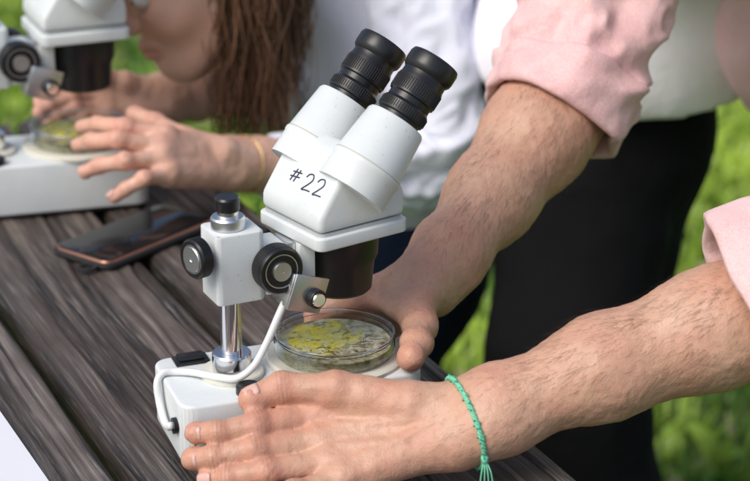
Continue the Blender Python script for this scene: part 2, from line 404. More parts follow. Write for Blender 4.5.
def microscope(loc,rz,headrot=16,mark=True,sc=1):
    S=empty('stereo_microscope',loc,math.radians(rz),sc)
    prism('base',rrect(-.05,.135,-.045,.045,.012),'z',.004,.05,M['white'],S,.0025,None,3)
    prism('base_gasket',rrect(-.046,.131,-.041,.041,.010),'z',.0005,.0039,M['black'],S,.0)
    lathe('column_ring',[(0,.0502),(.0235,.0502),(.0235,.0530),(.0225,.0538),(0,.0538)],M['cream'],S)
    lathe('column_collar',[(.0,.0539),(.0145,.0539),(.0145,.0665),(.0135,.068),(0,.068)],M['chrome'],S)
    lathe('column',[(0,.0681),(.0078,.0681),(.0078,.178),(0,.178)],M['chrome'],S)
    lathe('column_top_collar',[(0,.1655),(.0125,.1655),(.0125,.1725),(.0115,.174),(0,.174)],M['steel'],S)
    lathe('column_cap',[(0,.1785),(.0085,.1785),(.0090,.180),(.0090,.187),(.008,.1885),(0,.1885)],M['black'],S)
    box('switch_frame',(-.036,-.010),(.024,.040),(.0503,.0525),M['black'],S,.0006)
    box('switch_rocker',(-.033,-.013),(.0265,.0375),(.0526,.0555),M['black'],S,.001,Matrix.Rotation(0,4,'Y'))
    lathe('dimmer',[(0,.0503),(.009,.0503),(.009,.0575),(.008,.0585),(0,.0585)],M['black'],S,Matrix.Translation((.002,-.035,-.002)))
    lathe('socket',[(0,0),(.006,0),(.006,.003),(.004,.003),(.0035,.001),(0,.001)],M['black'],S,axm((-.0503,-.029,.03),(-1,0,0)))
    lathe('stage_plate',[(0,.0502),(.0525,.0502),(.0525,.0525),(.0505,.0538),(0,.0538)],M['cream'],S,Matrix.Translation((.081,.004,0)),64)
    A=Matrix.Rotation(math.radians(6),4,'Z')
    prism('focus_block',rrect(-.0155,.021,-.0175,.0175,.004),'z',.112,.165,M['white'],S,.0015,A)
    box('focus_arm',(.0212,.040),(-.0165,.0165),(.114,.1500),M['white'],S,.002,A)
    box('dovetail',(.0402,.047),(-.0125,.0125),(.110,.1503),M['steel'],S,.0008,A)
    box('rack_slide',(.0472,.060),(-.019,.019),(.108,.1505),M['white'],S,.002,A)
    knob('focus_knob',A@Vector((.027,-.0167,.1375)),(A.to_3x3()@Vector((.05,-1,0))),.0175,.0155,S,.42)
    knob('focus_knob_far',A@Vector((.027,.0167,.1375)),(A.to_3x3()@Vector((0,1,0))),.0175,.0155,S,.42)
    lathe('clamp_stem',[(0,0),(.0055,0),(.0055,.008),(0,.008)],M['steel'],S,axm((-.014,-.006,.149),(-.93,-.36,0)))
    knob('clamp_knob',(-.0213,-.0088,.149),(-.93,-.36,0),.0145,.010,S,.66)
    # hinge bracket below the head
    B=Matrix.Translation((.050,-.026,.117))@Matrix.Rotation(math.radians(14),4,'Z')@Matrix.Rotation(math.radians(20),4,'Y')
    box('bracket_plate',(-.016,.013),(-.0045,-.002),(-.013,.014),M['steel'],S,.0006,B)
    box('bracket_arm',(-.016,-.0135),(-.0019,.012),(-.012,.013),M['steel'],S,.0006,B)
    mwb=B@axm((.004,-.0048,-.001),(0,-1,0))
    lathe('bracket_screw',[(0,0),(.0072,0),(.0072,.005),(.0064,.006),(.0045,.006),(.004,.0052),(0,.0052)],M['black'],S,mwb,32)
    lathe('bracket_screw_cap',[(0,.0072),(.0048,.0072),(.0053,.0062),(0,.0062)],M['chrome'],S,mwb,32)
    # head
    H=Matrix.Translation((.087,.013,0))@Matrix.Rotation(math.radians(headrot),4,'Z')
    prism('head_flange',rrect(-.044,.036,-.041,.041,.007),'z',.151,.161,M['white'],S,.0015,H,3)
    prism('head_seam',rrect(-.041,.033,-.038,.038,.006),'z',.1611,.1632,M['white2'],S,0,H)
    prism('head_body',[(-.042,.1633),(-.042,.176),(-.015,.216),(.000,.219),(.022,.205),(.034,.182),(.034,.1633)],'y',-.0385,.0385,M['white'],S,.005,H,4)
    lathe('objective_housing',[(0,.1505),(.030,.1505),(.0292,.130),(.0265,.124),(.0245,.103),(.0225,.101),(.019,.101),(.019,.103),(0,.103)],M['black'],S,H@Matrix.Translation((.001,0,0)),64)
    lathe('objective_lens',[(0,.1016),(.0186,.1016),(.0186,.1028)],M['lens'],S,H@Matrix.Translation((.001,0,0)))
    for k,(y,yaw) in enumerate(((-.031,0),(.031,0))):
        T=H@Matrix.Translation((-.010,y,.188))@Matrix.Rotation(math.radians(42),4,'Y')
        lathe('prism_housing_%d'%(k+1),[(0,0),(.0268,0),(.0268,.018),(.0274,.019),(.0274,.0215),(.0264,.023),(.0228,.059),(.0215,.061),(0,.061)],M['white'],S,T,72)
        lathe('seal_ring_%d'%(k+1),[(.0260,.0226),(.02685,.0226),(.0267,.0232),(.0260,.0232)],M['seal'],S,T,72,True)
        TT=T@Matrix.Translation((0,0,.003))
        lathe('eyepiece_%d'%(k+1),[(0,.0582),(.0165,.0582),(.0165,.0615),(.0180,.0622),(.0184,.0635),(.0184,.070),(.0176,.0712),(.0165,.0725),(.0165,.0765),(.0180,.0775),(.0180,.090),(.0172,.092),
              (.0170,.096),(.0190,.0985),(.0195,.101),(.0195,.108),(.0186,.1105),(.0155,.1108),(.0142,.109),(.0135,.103),(0,.103)],M['black'],S,TT,64)
        V=[];F=[]
        for z0,z1,r0 in((.064,.0695,.0184),(.079,.089,.0180)):
            for i in range(60):
                a=2*math.pi*i/60;c_,s_=math.cos(a),math.sin(a);bi=len(V)
                for z in(z0,z1):
                    for rr,w in((r0-.0002,.0005),(r0+.0005,.0003)): V+=[(c_*rr+s_*w,s_*rr-c_*w,z),(c_*rr-s_*w,s_*rr+c_*w,z)]
                F+=[(bi,bi+2,bi+6,bi+4),(bi+2,bi+3,bi+7,bi+6),(bi+3,bi+1,bi+5,bi+7)]
        mk('eyepiece_knurl_%d'%(k+1),V,F,M['rubber'],S,False,TT)
        lathe('ocular_lens_%d'%(k+1),[(0,.1036),(.0134,.1034),(.0134,.1031)],M['lens'],S,TT)
    if mark:
        ux=Vector((0,-1,0)); uy=Vector((.027,0,.040)).normalized(); nn=Vector((-.040,0,.027)).normalized()
        o0=Vector((-.0285,-.008,.196))+nn*.0002-uy*.0045
        V=[];F=[]
        def stroke(pts):
            P=[np.array(o0+ux*p[0]*1.08+uy*p[1]*1.08) for p in pts]; tubegeo(catmull(P,5),.00055,6,V,F)
        x=-.019
        for a,b in(((0,-.003),(.003,.006)),((.004,-.003),(.0065,.006)),((-.0015,.000),(.0085,.001)),((-.0005,.0035),(.009,.0042))):
            stroke([(x+a[0],a[1]),(x+(a[0]+b[0])/2,(a[1]+b[1])/2),(x+b[0],b[1])])
        for x in(-.004,.009):
            stroke([(x,.0035),(x+.002,.006),(x+.006,.0065),(x+.0075,.003),(x+.0045,-.001),(x+.0005,-.0052),(x+.004,-.0048),(x+.0095,-.0045)])
        mk('number_marking',V,F,M['ink'],S,True,H)
    return S
S1=microscope((-.105,-.012,0),20)
tube('power_cable',[(.050,-.010,.128),(.040,-.0215,.122),(.028,-.0273,.103),(.018,-.0296,.084),(.008,-.0300,.068),(-.003,-.026,.0585),(-.0145,-.017,.0568),(-.028,.002,.0545),(-.040,.011,.0532),(-.049,.012,.0532),(-.0545,.009,.047),(-.0548,.003,.034),(-.0548,-.010,.025),(-.0545,-.022,.026),(-.0540,-.028,.030)],.0028,M['cable'],S1,10,8)
S2=microscope((-.378,.490,0),15,8,False,1.10)
def petri(c,seed,sc=1):
    E=empty('petri_dish',c,0,sc)
    lathe('dish_wall',[(.0425,.0005),(.0436,.0005),(.0436,.0125),(.0425,.0125)],M['glass'],E,None,96,True)
    lathe('dish_floor',[(0,.0002),(.0434,.0002),(.0434,.0004),(0,.0004)],M['cream'],E,None,64)
    lathe('lid_wall',[(.0446,.004),(.0456,.004),(.0456,.0158),(.0450,.0163),(.0436,.0163),(.0436,.0152),(.0446,.0152)],M['glass'],E,None,96,True)
    lathe('sample_water',[(0,.0006),(.0422,.0006),(.0422,.0082),(.0412,.0077),(0,.0076)],M['pond'],E,None,96)
    R=random.Random(seed)
    for nm,mt,cnt,rad,s0,s1 in(('algae',M['yellow'],26,.024,.0012,.0042),('bubbles',M['glass'],90,.037,.0005,.0020),('debris',M['pale'],22,.036,.0004,.0012)):
        bm=bmesh.new()
        for i in range(cnt):
            a=R.uniform(0,6.28);r=rad*math.sqrt(R.random()); x=r*math.cos(a);y=r*math.sin(a)*.9
            if nm=='algae': x-=.010; y+=.006
            if math.hypot(x,y)>.039: continue
            s=R.uniform(s0,s1)
            mw=Matrix.Translation((x,y,.0075))@Matrix.Rotation(R.uniform(0,6),4,'Z')@Matrix.Diagonal((s*R.uniform(.7,1.7),s,s*(.16 if nm!='bubbles' else .55),1))
            v=bmesh.ops.create_icosphere(bm,subdivisions=3 if nm=='algae' else 2,radius=1,matrix=mw)['verts']
            if nm!='bubbles':
                ph0=R.uniform(0,6)
                for q in v:
                    an=math.atan2(q.co.y-y,q.co.x-x); k=1+.22*math.sin(3*an+ph0)+.14*math.sin(5*an+2*ph0)
                    q.co.x=x+(q.co.x-x)*k; q.co.y=y+(q.co.y-y)*k
        me=D.meshes.new(nm); bm.to_mesh(me); bm.free(); me.materials.append(mt); me.polygons.foreach_set('use_smooth',[True]*len(me.polygons)); link(D.objects.new(nm,me),E)
    V=[];F=[]
    for i in range(60):
        a=R.uniform(0,6.28);r=.037*math.sqrt(R.random());x=r*math.cos(a);y=r*math.sin(a);th=R.uniform(0,6.28);P=[]
        if math.hypot(x+.010,y-.006)<.024 and R.random()<.75: continue
        st=R.uniform(.001,.0034); tw=R.uniform(-.5,.5)
        for j in range(6):
            P.append(np.array((x,y,.0075+R.uniform(0,.0003)))); x+=math.cos(th)*st;y+=math.sin(th)*st;th+=tw+R.uniform(-.4,.4)
        if any(math.hypot(p[0],p[1])>.040 for p in P): continue
        tubegeo(catmull(P,3),R.uniform(.00012,.0004),5,V,F)
    mk('twigs',V,F,M['twig'],E)
    return E
def loc2(S,x,y,z):
    a=S.rotation_euler.z; k=S.scale.x; x*=k;y*=k;z*=k; return (S.location.x+x*math.cos(a)-y*math.sin(a),S.location.y+x*math.sin(a)+y*math.cos(a),S.location.z+z)
petri(loc2(S1,.081,.004,.0541),3)
petri(loc2(S2,.081,.004,.0541),9,1.08)
# ------------------------------------------------------------------ phone, paper
ph=empty('smartphone',(-.225,.392,.0012),math.atan2(.1166,.0894))
cu=mat('rose_gold_metal',(.55,.27,.18),.3,1.0); scr=mat('phone_glass',(.012,.012,.014),.10,0)
prism('phone_body',rrect(-.074,.074,-.036,.036,.010),'z',.0006,.0078,cu,ph,.0022,None,4)
prism('phone_screen',rrect(-.072,.072,-.034,.034,.009),'z',.0079,.0084,scr,ph,.0002)
prism('phone_case',rrect(-.0765,.0765,-.0385,.0385,.012),'z',.0,.0055,M['rubber'],ph,.0015)
lathe('home_button',[(0,.0085),(.0055,.0085),(.006,.0083)],M['black'],ph,Matrix.Translation((-.066,0,0)))
lathe('case_loop',[(.006,.001),(.009,.001),(.009,.004),(.006,.004)],M['rubber'],ph,Matrix.Translation((-.084,-.02,0)),24,True)
pm=mat('paper',(.78,.79,.82),.7); t=NT(pm); t.l(t.bump(t.noise(40,3),.2,.002),t.b.inputs['Normal'])
pa=np.array([(-.2885,.030),(-.222,-.105),(-.40,-.19),(-.468,-.06)])
bm=bmesh.new()
gx=18; vv=[[None]*(gx+1) for _ in range(gx+1)]
for i in range(gx+1):
    for j in range(gx+1):
        u,v=i/gx,j/gx; p=(pa[0]*(1-u)+pa[1]*u)*(1-v)+(pa[3]*(1-u)+pa[2]*u)*v
        vv[i][j]=bm.verts.new((p[0],p[1],.0012+.0012*(1-math.cos(u*5))*v))
for i in range(gx):
    for j in range(gx): bm.faces.new((vv[i][j],vv[i+1][j],vv[i+1][j+1],vv[i][j+1]))
me=D.meshes.new('paper_sheet'); bm.to_mesh(me); bm.free(); me.materials.append(pm); link(D.objects.new('paper_sheet',me))
# ------------------------------------------------------------------ hands
def mm_(L): return [np.array(p,float)/1000 for p in L]
def V3(*a): return np.array(a,float)
def unit(v): return v/np.linalg.norm(v)
def hand(name,fingers,thumb,wrist,forearm,palmn,sc,mt,parent,vox,nails=(),wr=(.0105,.0185),veins=0):
    idx,pin=fingers[0][0],fingers[3][0]; bd=unit(pin-idx); wc=wrist; palmn=unit(palmn)
    along=unit(idx-wc)
    rr=[.0106,.0108,.0102,.0090]
    F=[];Pm=[];Vn=[]
    for i,J in enumerate(fingers):
        r=rr[i]*sc
        F+= [cone(J[0],J[1],r*1.05,r*.88),cone(J[1],J[2],r*.90,r*.80),cone(J[2],J[3],r*.83,r*.70)]
        F+= [ell(J[1]-palmn*.0008,(r*1.03,)*3,k=.003),ell(J[2]-palmn*.0005,(r*.91,)*3,k=.002),ell(J[3],(r*.76,)*3,k=.002)]
        F+= [cone(J[0]*.62+J[1]*.38+palmn*.002,J[0]*.4+J[1]*.6+palmn*.002,r*.86,r*.84)]
        off=(-.0135+.009*i)*sc
        Pm+= [cone(wc+bd*off+along*.008,J[0],.0135*sc,.0118*sc)]
        Pm+= [ell(J[0]-palmn*.0044*sc,(.0104*sc,)*3)]
        Pm+= [cone(wc+bd*off*.6-palmn*.0065*sc,J[0]-palmn*.0084*sc,.006*sc,.0060*sc,k=.0035)]
    Pm+=[cone(wc+bd*.010*sc+palmn*.008*sc,fingers[3][0]+palmn*.006*sc,.014*sc,.011*sc)]
    Pm+=[cone(wc+palmn*.006*sc,fingers[1][0]+palmn*.004*sc,.014*sc,.012*sc)]
    T=thumb
    Pm+=[cone(wc-bd*.012*sc,T[0],.0155*sc,.0155*sc),cone(T[0],T[1],.0155*sc,.0118*sc),
         cone(.5*(T[0]+wc)+palmn*.006*sc,T[1]+palmn*.003*sc,.015*sc,.010*sc),
         cone(.65*T[1]+.35*T[0],.55*idx+.45*wc,.0085*sc,.010*sc),cone(.85*T[1]+.15*T[0],.8*idx+.2*wc,.005*sc,.008*sc)]
    TF=[cone(T[1],T[2],.0116*sc,.0104*sc),cone(T[2],T[3],.0106*sc,.0090*sc),ell(T[2],(.0114*sc,)*3),ell(T[1],(.0126*sc,)*3),ell(T[3],(.0098*sc,)*3)]
    A=[cone(wc-bd*wr[0],forearm[0][0]-bd*wr[0]*.8,wr[1],forearm[0][1]*.93),cone(wc+bd*wr[0],forearm[0][0]+bd*wr[0]*.8,wr[1],forearm[0][1]*.93)]
    A+=[ell(wc+bd*wr[0]*1.2-palmn*wr[1]*.60+unit(forearm[0][0]-wc)*.012,(.010*sc,)*3)]
    for (a,ra),(b,rb) in zip(forearm[:-1],forearm[1:]): A+=[cone(a,b,ra,rb,k=.02)]
    G=[(Pm,.008,.008,1),(A,.018,.018,1),(F,.0012,.0060,1),(TF,.004,.006,1)]
    if veins:
        def vp(pts): 
            for a,b in zip(pts[:-1],pts[1:]): Vn.append(cone(a,b,.0017,.0017,k=.002))
        m=[.5*(fingers[i][0]+fingers[i+1][0]) for i in range(3)]; h=.0128
        vp([m[2]*.85+wc*.15-palmn*h,m[2]*.6+wc*.4-palmn*(h+.0015)-bd*.002,m[1]*.3+wc*.7-palmn*(h+.003),wc-bd*.004-palmn*(.0185)])
        vp([m[1]*.9+wc*.1-palmn*h,m[1]*.65+wc*.35-palmn*(h+.0015)+bd*.003,m[2]*.45+wc*.55-palmn*(h+.002)])
        vp([m[0]*.9+wc*.1-palmn*h,m[0]*.6+wc*.4-palmn*(h+.002),m[0]*.25+wc*.75-palmn*(h+.0035)-bd*.004])
        G.append((Vn,.003,.0045,1))
    def dsp(V):
        return .0005*vnoise(V*110,1)+.0007*vnoise(V*45,2)+.0003*vnoise(V*260,4)
    o,V=sdfmesh(name,G,vox,mt,parent,2,dsp)
    C=np.zeros((len(V),3)); N=getn(o)
    for J in fingers+[[T[1],T[1],T[2],T[3]]]:
        for q,s,w in((J[0],.012,.45),(J[1],.011,.55),(J[2],.009,.42),(J[3],.010,.45)):
            d=np.linalg.norm(V-q,axis=1)-.008; C[:,0]=np.maximum(C[:,0],w*np.exp(-np.clip(d,0,1)**2/(s*.6)**2))
        for q,q0,q1 in((J[1],J[0],J[2]),(J[2],J[1],J[3])):
            if np.linalg.norm(q1-q0)<1e-6: continue
            ax=unit(q1-q0); rel=V-q; s_=rel@ax; rad=np.linalg.norm(rel-s_[:,None]*ax,axis=1)
            near=(rad<.014)&(np.abs(s_)<.006)&((N@palmn)<.2)
            w=.6*near*np.clip(np.cos(s_*2*np.pi/.0030),0,1)*np.exp(-(s_/.0045)**2); C[:,1]=np.maximum(C[:,1],w)
    fl=.12*np.clip(vnoise(V*60,8),0,1); C[:,1]=np.maximum(C[:,1],fl)
    setcol(o,'tint',np.clip(C,0,1))
    NV=[];NF=[]
    for (a,b,r,dn) in nails:
        ax=unit(b-a); dn=unit(dn-ax*(dn@ax)); sd=np.cross(ax,dn); bi=len(NV); nu,nv=9,7
        for j in range(nv):
            v=j/(nv-1); c=b+ax*(-.006+.0110*v)*sc
            for i in range(nu):
                u=-1+2*i/(nu-1); w=math.radians(46)*(1-.28*(abs(2*v-1))**4)
                R=r*(1.035-.13*v); R-= .0007*(abs(u)**6)
                NV.append(c+R*(dn*math.cos(u*w)+sd*math.sin(u*w)))
        for j in range(nv-1):
            for i in range(nu-1): q=bi+j*nu+i; NF.append((q,q+1,q+nu+1,q+nu))
    if NV:
        no=mk(name+'_nails',NV,NF,M['nail'],parent); md=no.modifiers.new('s','SOLIDIFY'); md.thickness=.0006; md.offset=0
    return o,V,N
def armhair(name,V,N,a,b,count,parent,mt,side):
    ax=unit(b-a); L=np.linalg.norm(b-a); s=(V-a)@ax
    ok=np.where((s>0)&(s<L)&((N@side)>-.35))[0]
    pr=np.clip(.2+1.3*s[ok]/L,0,1)*np.clip((N[ok]@side)+.5,0.05,1)*np.clip(.6+.9*vnoise(V[ok]*45,77),.1,1.5); pr/=pr.sum(); ch=rng.choice(ok,count,p=pr)
    P=V[ch]+rng.normal(0,.0006,(count,3)); n=N[ch]
    d=-ax[None]*.95+n*.22+rng.normal(0,.20,(count,3))+np.array([0,0,-.30])
    d-=n*np.minimum(0,(d*n).sum(1)-.10)[:,None]; d/=np.linalg.norm(d,axis=1)[:,None]
    ln=rng.uniform(.007,.017,count)[:,None]; sd=np.cross(d,n); sd/=np.linalg.norm(sd,axis=1)[:,None]+1e-9
    w=.000075
    p0=P-n*.0004; p1=P+d*ln*.5+n*.0010; p2=P+d*ln+n*.0002+rng.normal(0,.0008,(count,3))
    VV=np.stack([p0-sd*w,p0+sd*w,p1-sd*w*.8,p1+sd*w*.8,p2],1).reshape(-1,3)
    bs=np.arange(count)[:,None]*5
    F=np.concatenate([bs+np.array([[0,1,3]]),bs+np.array([[0,3,2]]),bs+np.array([[2,3,4]])])
    return mknp(name,VV,F,mt,parent)
man=empty('man')
nF=[mm_([(-41,-58,37),(-83,-78,40),(-110,-84,38),(-126,-80,36)]),
    mm_([(-38,-75,26),(-84,-91,28),(-112,-94,24),(-128,-89,20)]),
    mm_([(-32,-90,17),(-75,-105,18),(-102,-105,14),(-117,-99,10)]),
    mm_([(-23,-103,12),(-55,-122,12),(-74,-125,10),(-88,-120,9)])]
nT=mm_([(25,-68,53),(-28,-59,60),(-66,-56,60),(-87,-63,54)])
pn=V3(-.15,.60,-.55)
w0=V3(.056,-.078,.038)
hm,V_,N_=hand('left_arm_and_hand',nF,nT,w0,[(V3(.085,-.072,.049),.0265),(V3(.16,-.055,.074),.0345),(V3(.24,-.04,.098),.0405),(V3(.33,-.02,.128),.043)],pn,1.0,M['skin'],man,.0013,
     nails=[(nT[2],nT[3],.0098,V3(-.1,-.25,1)),(nF[0][2],nF[0][3],.0079,V3(-.2,-.9,.35)),(nF[1][2],nF[1][3],.0080,V3(-.2,-.9,.3)),(nF[2][2],nF[2][3],.0076,V3(-.2,-.9,.3))],veins=1)
hairm=mat('arm_hair',(.085,.05,.03),.5)
armhair('left_arm_hair',V_,N_,V3(.04,-.08,.035),V3(.33,-.02,.128),2000,man,hairm,unit(V3(0,-.7,.7)))
fF=[mm_([(-16,90,68),(-46,95,52),(-52,84,32),(-48,75,20)]),
    mm_([(-10,100,56),(-38,108,38),(-46,97,20),(-44,87,11)]),
    mm_([(-2,110,44),(-26,118,28),(-36,110,14),(-38,100,9)]),
    mm_([(8,117,34),(-12,126,20),(-24,120,11),(-30,112,8)])]
fT=mm_([(30,74,72),(34,36,68),(31,8,66),(26,-10,62)])
hm2,V2_,N2_=hand('right_arm_and_hand',fF,fT,V3(.042,.104,.074),[(V3(.058,.130,.087),.0265),(V3(.095,.185,.117),.035),(V3(.135,.245,.150),.044),(V3(.160,.283,.170),.047)],V3(-.5,-.3,-.45),1.0,M['skin'],man,.0016,
     nails=[(fT[2],fT[3],.0098,V3(.5,0,1))])
armhair('right_arm_hair',V2_,N2_,V3(.04,.10,.072),V3(.160,.283,.170),1700,man,hairm,unit(V3(.3,-.7,.6)))
def folds(amp,sc1,seed,ax=None,st=1):
    def f(V):
        P=V.copy()
        if ax is not None:
            a=unit(np.array(ax,float)); P=P+(P@a)[:,None]*a*(st-1)
        n1=vnoise(P*sc1,seed); n2=vnoise(P*sc1*2.3,seed+1); n3=vnoise(P*sc1*5,seed+2)
        return amp*((1-2*np.abs(n1))*.6+.35*n2+.15*n3)
    return f
def sleeve(name,path,rad,mt,parent,cuff,seed,amp=.005,step=.0035,n=140,roll=.006):
    P=np.array(catmull(path,14)); R=np.array([r[0] for r in catmull([(r,0,0) for r in rad],14)])
    s=np.r_[0,np.cumsum(np.linalg.norm(np.diff(P,axis=0),axis=1))]; L=s[-1]
    prof=[(.045,-.004,0),(.02,-.004,0),(.004,-.0035,.2),(0,-.001,.4),(-.0015,.0015,.5),(0,roll*.8,.6),(.004,roll,.8)]
    q=.008
    while q<cuff-.004: prof.append((q,roll*(1+.10*math.sin(q/cuff*3.1)),.9)); q+=step
    prof+=[(cuff-.002,roll*.95,1),(cuff,roll*.5,1),(cuff+.0008,-.001,1)]
    q=cuff+.003
    while q<L-.001: prof.append((q,.0005,1)); q+=step
    V=[]
    a=np.linspace(0,2*np.pi,n,endpoint=False); ca,sa=np.cos(a),np.sin(a); z0=np.zeros(n)
    for (q,dr,fw) in prof:
        qq=max(q,0); c=np.array([np.interp(qq,s,P[:,j]) for j in range(3)]); c2=np.array([np.interp(min(qq+.012,L),s,P[:,j]) for j in range(3)]); c1=np.array([np.interp(max(min(qq,L-.001)-.012,0),s,P[:,j]) for j in range(3)])
        tt=unit(c2-c1)
        if q<0: c=c+tt*q
        u=np.array((0,0,1.)); u=unit(u-tt*(u@tt)); v=np.cross(tt,u)
        r=np.interp(qq,s,R)+dr
        rd=ca[:,None]*u+sa[:,None]*v; ring=c+r*rd
        w=np.clip(qq/.05,.35,1)
        n1=vnoise(np.c_[ca*1.3,sa*1.3,qq*22+1.3*ca+.6*sa],seed); n2=vnoise(np.c_[ca*2.6,sa*2.6,qq*48-1.1*sa],seed+1); n3=vnoise(np.c_[ca*6,sa*6,qq*80+z0],seed+2)
        d=amp*w*((1-3.0*np.abs(n1))*1.0+.55*(1-2.5*np.abs(n2))+.22*n3)
        d+=amp*.6*vnoise(np.c_[ca*2.0,sa*2.0,z0+3.3],seed+5)
        ring=ring+rd*d[:,None]+tt*(amp*.8*vnoise(np.c_[ca*1.5,sa*1.5,z0],seed+7)*np.exp(-qq/.03))[:,None]
        V.append(ring)
    m_=len(V); V=np.concatenate(V); i=np.arange(m_-1)[:,None]; j=np.arange(n)[None]; j2=(j+1)%n
    Q=np.stack([i*n+j,i*n+j2,(i+1)*n+j2,(i+1)*n+j],-1).reshape(-1,4)
    return mknp(name,V,Q,mt,parent)
# man trousers
tr=[cone((.215,.74,-.015),(.275,.75,-.005),.106,.106),cone((.235,.72,-.03),(.212,.62,-.22),.098,.086),cone((.212,.62,-.22),(.255,.60,-.40),.086,.066),cone((.255,.60,-.40),(.30,.76,-.70),.064,.053),
    cone((.275,.76,-.02),(.262,.78,-.38),.088,.060),cone((.262,.78,-.38),(.33,.98,-.70),.060,.052)]
sdfmesh('trousers',[(tr,.03,.03,1)],.007,M['blackcl'],man,2,folds(.008,9,3))
sh=[cone((.30,.76,-.71),(.26,.60,-.715),.035,.032),cone((.33,.98,-.71),(.28,.83,-.715),.035,.032)]
sdfmesh('shoes',[(sh,.02,.02,1)],.006,M['rubber'],man,2)
te=[cone((.23,.735,.10),(.30,.74,.10),.124,.124),cone((.245,.735,.12),(.26,.69,.28),.12,.10),cone((.32,.73,.12),(.39,.66,.28),.118,.10),cone((.26,.69,.28),(.26,.47,.38),.10,.075),cone((.39,.66,.28),(.44,.28,.36),.10,.08),cone((.33,.66,.27),(.36,.38,.40),.11,.08),
    cone((.26,.46,.39),(.45,.24,.36),.065,.065)]
sdfmesh('white_tshirt',[(te,.04,.03,1),([cone((-.1,.74,-.150),(.9,.74,-.130),.225)],.003,.003,-1)],.006,M['tee'],man,1,folds(.007,11,12,(0,.3,-.9),.4))
sleeve('right_sleeve',[(.148,.268,.158),(.170,.296,.195),(.208,.365,.28),(.245,.43,.36),(.32,.40,.39)],[.059,.060,.063,.068,.072],M['pink'],man,.046,21,.0062)
sleeve('left_sleeve',[(.258,-.031,.114),(.315,-.024,.137),(.375,.0,.175),(.44,.07,.255),(.50,.14,.33),(.45,.21,.36)],[.063,.063,.062,.062,.066,.072],M['pink'],man,.042,31,.0062)
fl=[cone((.420,.60,.150),(.415,.585,.32),.075,.085),cone((.415,.585,.32),(.48,.25,.36),.085,.075),cone((.50,.66,.15),(.50,.45,.32),.10,.10),cone((.44,.64,.11),(.52,.66,.11),.07,.09)]
sdfmesh('overshirt_front',[(fl,.04,.03,1)],.006,M['pink'],man,2,folds(.007,14,41,(0,0,1),.3))
def head(name,c,fwd,up,mt,parent,neckto,scale=1.0):
    f=unit(np.array(fwd,float)); u=np.array(up,float); u=unit(u-f*(u@f)); s=np.cross(u,f)
    R=np.array([s,f,u]); W=lambda x,y,z:np.array(c)+ (s*x+f*y+u*z)*scale
    k=scale
    P=[ell(W(0,-.012,.035),(.076*k,.094*k,.085*k),R),ell(W(0,.02,-.02),(.062*k,.070*k,.080*k),R),ell(W(0,.045,-.075),(.036*k,.036*k,.032*k),R),
       cone(W(.045,.0,-.05),W(.012,.062,-.088),.022*k,.018*k),cone(W(-.045,.0,-.05),W(-.012,.062,-.088),.022*k,.018*k),
       ell(W(.035,.062,-.022),(.024*k,.022*k,.022*k),R),ell(W(-.035,.062,-.022),(.024*k,.022*k,.022*k),R),
       cone(W(-.03,.078,.028),W(.03,.078,.028),.011*k,k=.012)]
    Ns=[cone(W(0,.086,.018),W(0,.108,-.018),.008*k,.011*k,k=.008),ell(W(.011,.097,-.022),(.009*k,)*3),ell(W(-.011,.097,-.022),(.009*k,)*3)]
    eye=[ell(W(.031,.088,.008),(.016*k,.010*k,.011*k),R),ell(W(-.031,.088,.008),(.016*k,.010*k,.011*k),R)]
    ear=[ell(W(.078,-.005,.0),(.008*k,.018*k,.032*k),R),ell(W(-.078,-.005,.0),(.008*k,.018*k,.032*k),R)]
    Lp=[cone(W(-.020,.083,-.052),W(.0,.092,-.050),.0045*k,.0065*k),cone(W(.020,.083,-.052),W(.0,.092,-.050),.0045*k,.0065*k),cone(W(-.016,.083,-.060),W(.0,.090,-.062),.0045*k,.0075*k),cone(W(.016,.083,-.060),W(.0,.090,-.062),.0045*k,.0075*k)]
    neck=[cone(W(0,-.030,-.035),neckto,.046*k,.054*k,k=.03)]
    o,V=sdfmesh(name,[(P,.025,.02,1),(neck,.02,.025,1),(Ns,.006,.008,1),(ear,.006,.008,1),(eye,.004,.008,-1),(Lp,.003,.004,1)],.0028,mt,parent,1)
    C=np.zeros((len(V),3)); q=(V-np.array(c))/k; x=q@s;y=q@f;z=q@u
    C[:,0]=np.exp(-((z+.056)/.0085)**4)*np.exp(-(x/.021)**4)*(y>.07)*.95+.35*np.exp(-(((np.abs(x)-.04)/.02)**2+((z+.02)/.02)**2))*(y>.03)
    C[:,1]=.9*np.exp(-((z+.0555)/.0012)**2)*(np.abs(x)<.02)*(y>.07)
    setcol(o,'tint',np.clip(C,0,1))
    ew=mat('eye_white',(.7,.68,.66),.2); ei=mat('iris',(.06,.035,.02),.1)
    for i,sx in enumerate((-1,1)):
        for nm,mt2,rr,ff in(('eye',ew,.0115,.080),('iris',ei,.0058,.0862)):
            bm=bmesh.new(); bmesh.ops.create_uvsphere(bm,u_segments=20,v_segments=14,radius=rr*k)
            me=D.meshes.new(nm); bm.to_mesh(me); bm.free(); me.materials.append(mt2); me.polygons.foreach_set('use_smooth',[True]*len(me.polygons))
            oo=link(D.objects.new(nm+'_%d'%(i+1),me),parent); oo.location=W(.031*sx,ff,.008)
        Bv,Bf=tubegeo([W(sx*(.014+.034*q_),.092-.016*q_*q_,.030+.006*math.sin(q_*3.1)) for q_ in np.linspace(0,1,7)],.0025*k,6); mk('eyebrow_%d'%(i+1),Bv,Bf,M['dhair'],parent)
    return W,R
mh=V3(.24,.20,.53); W,R=head('head',mh,(-.55,-.6,-.55),(-.3,-.4,.8),M['skin'],man,V3(.35,.34,.42))
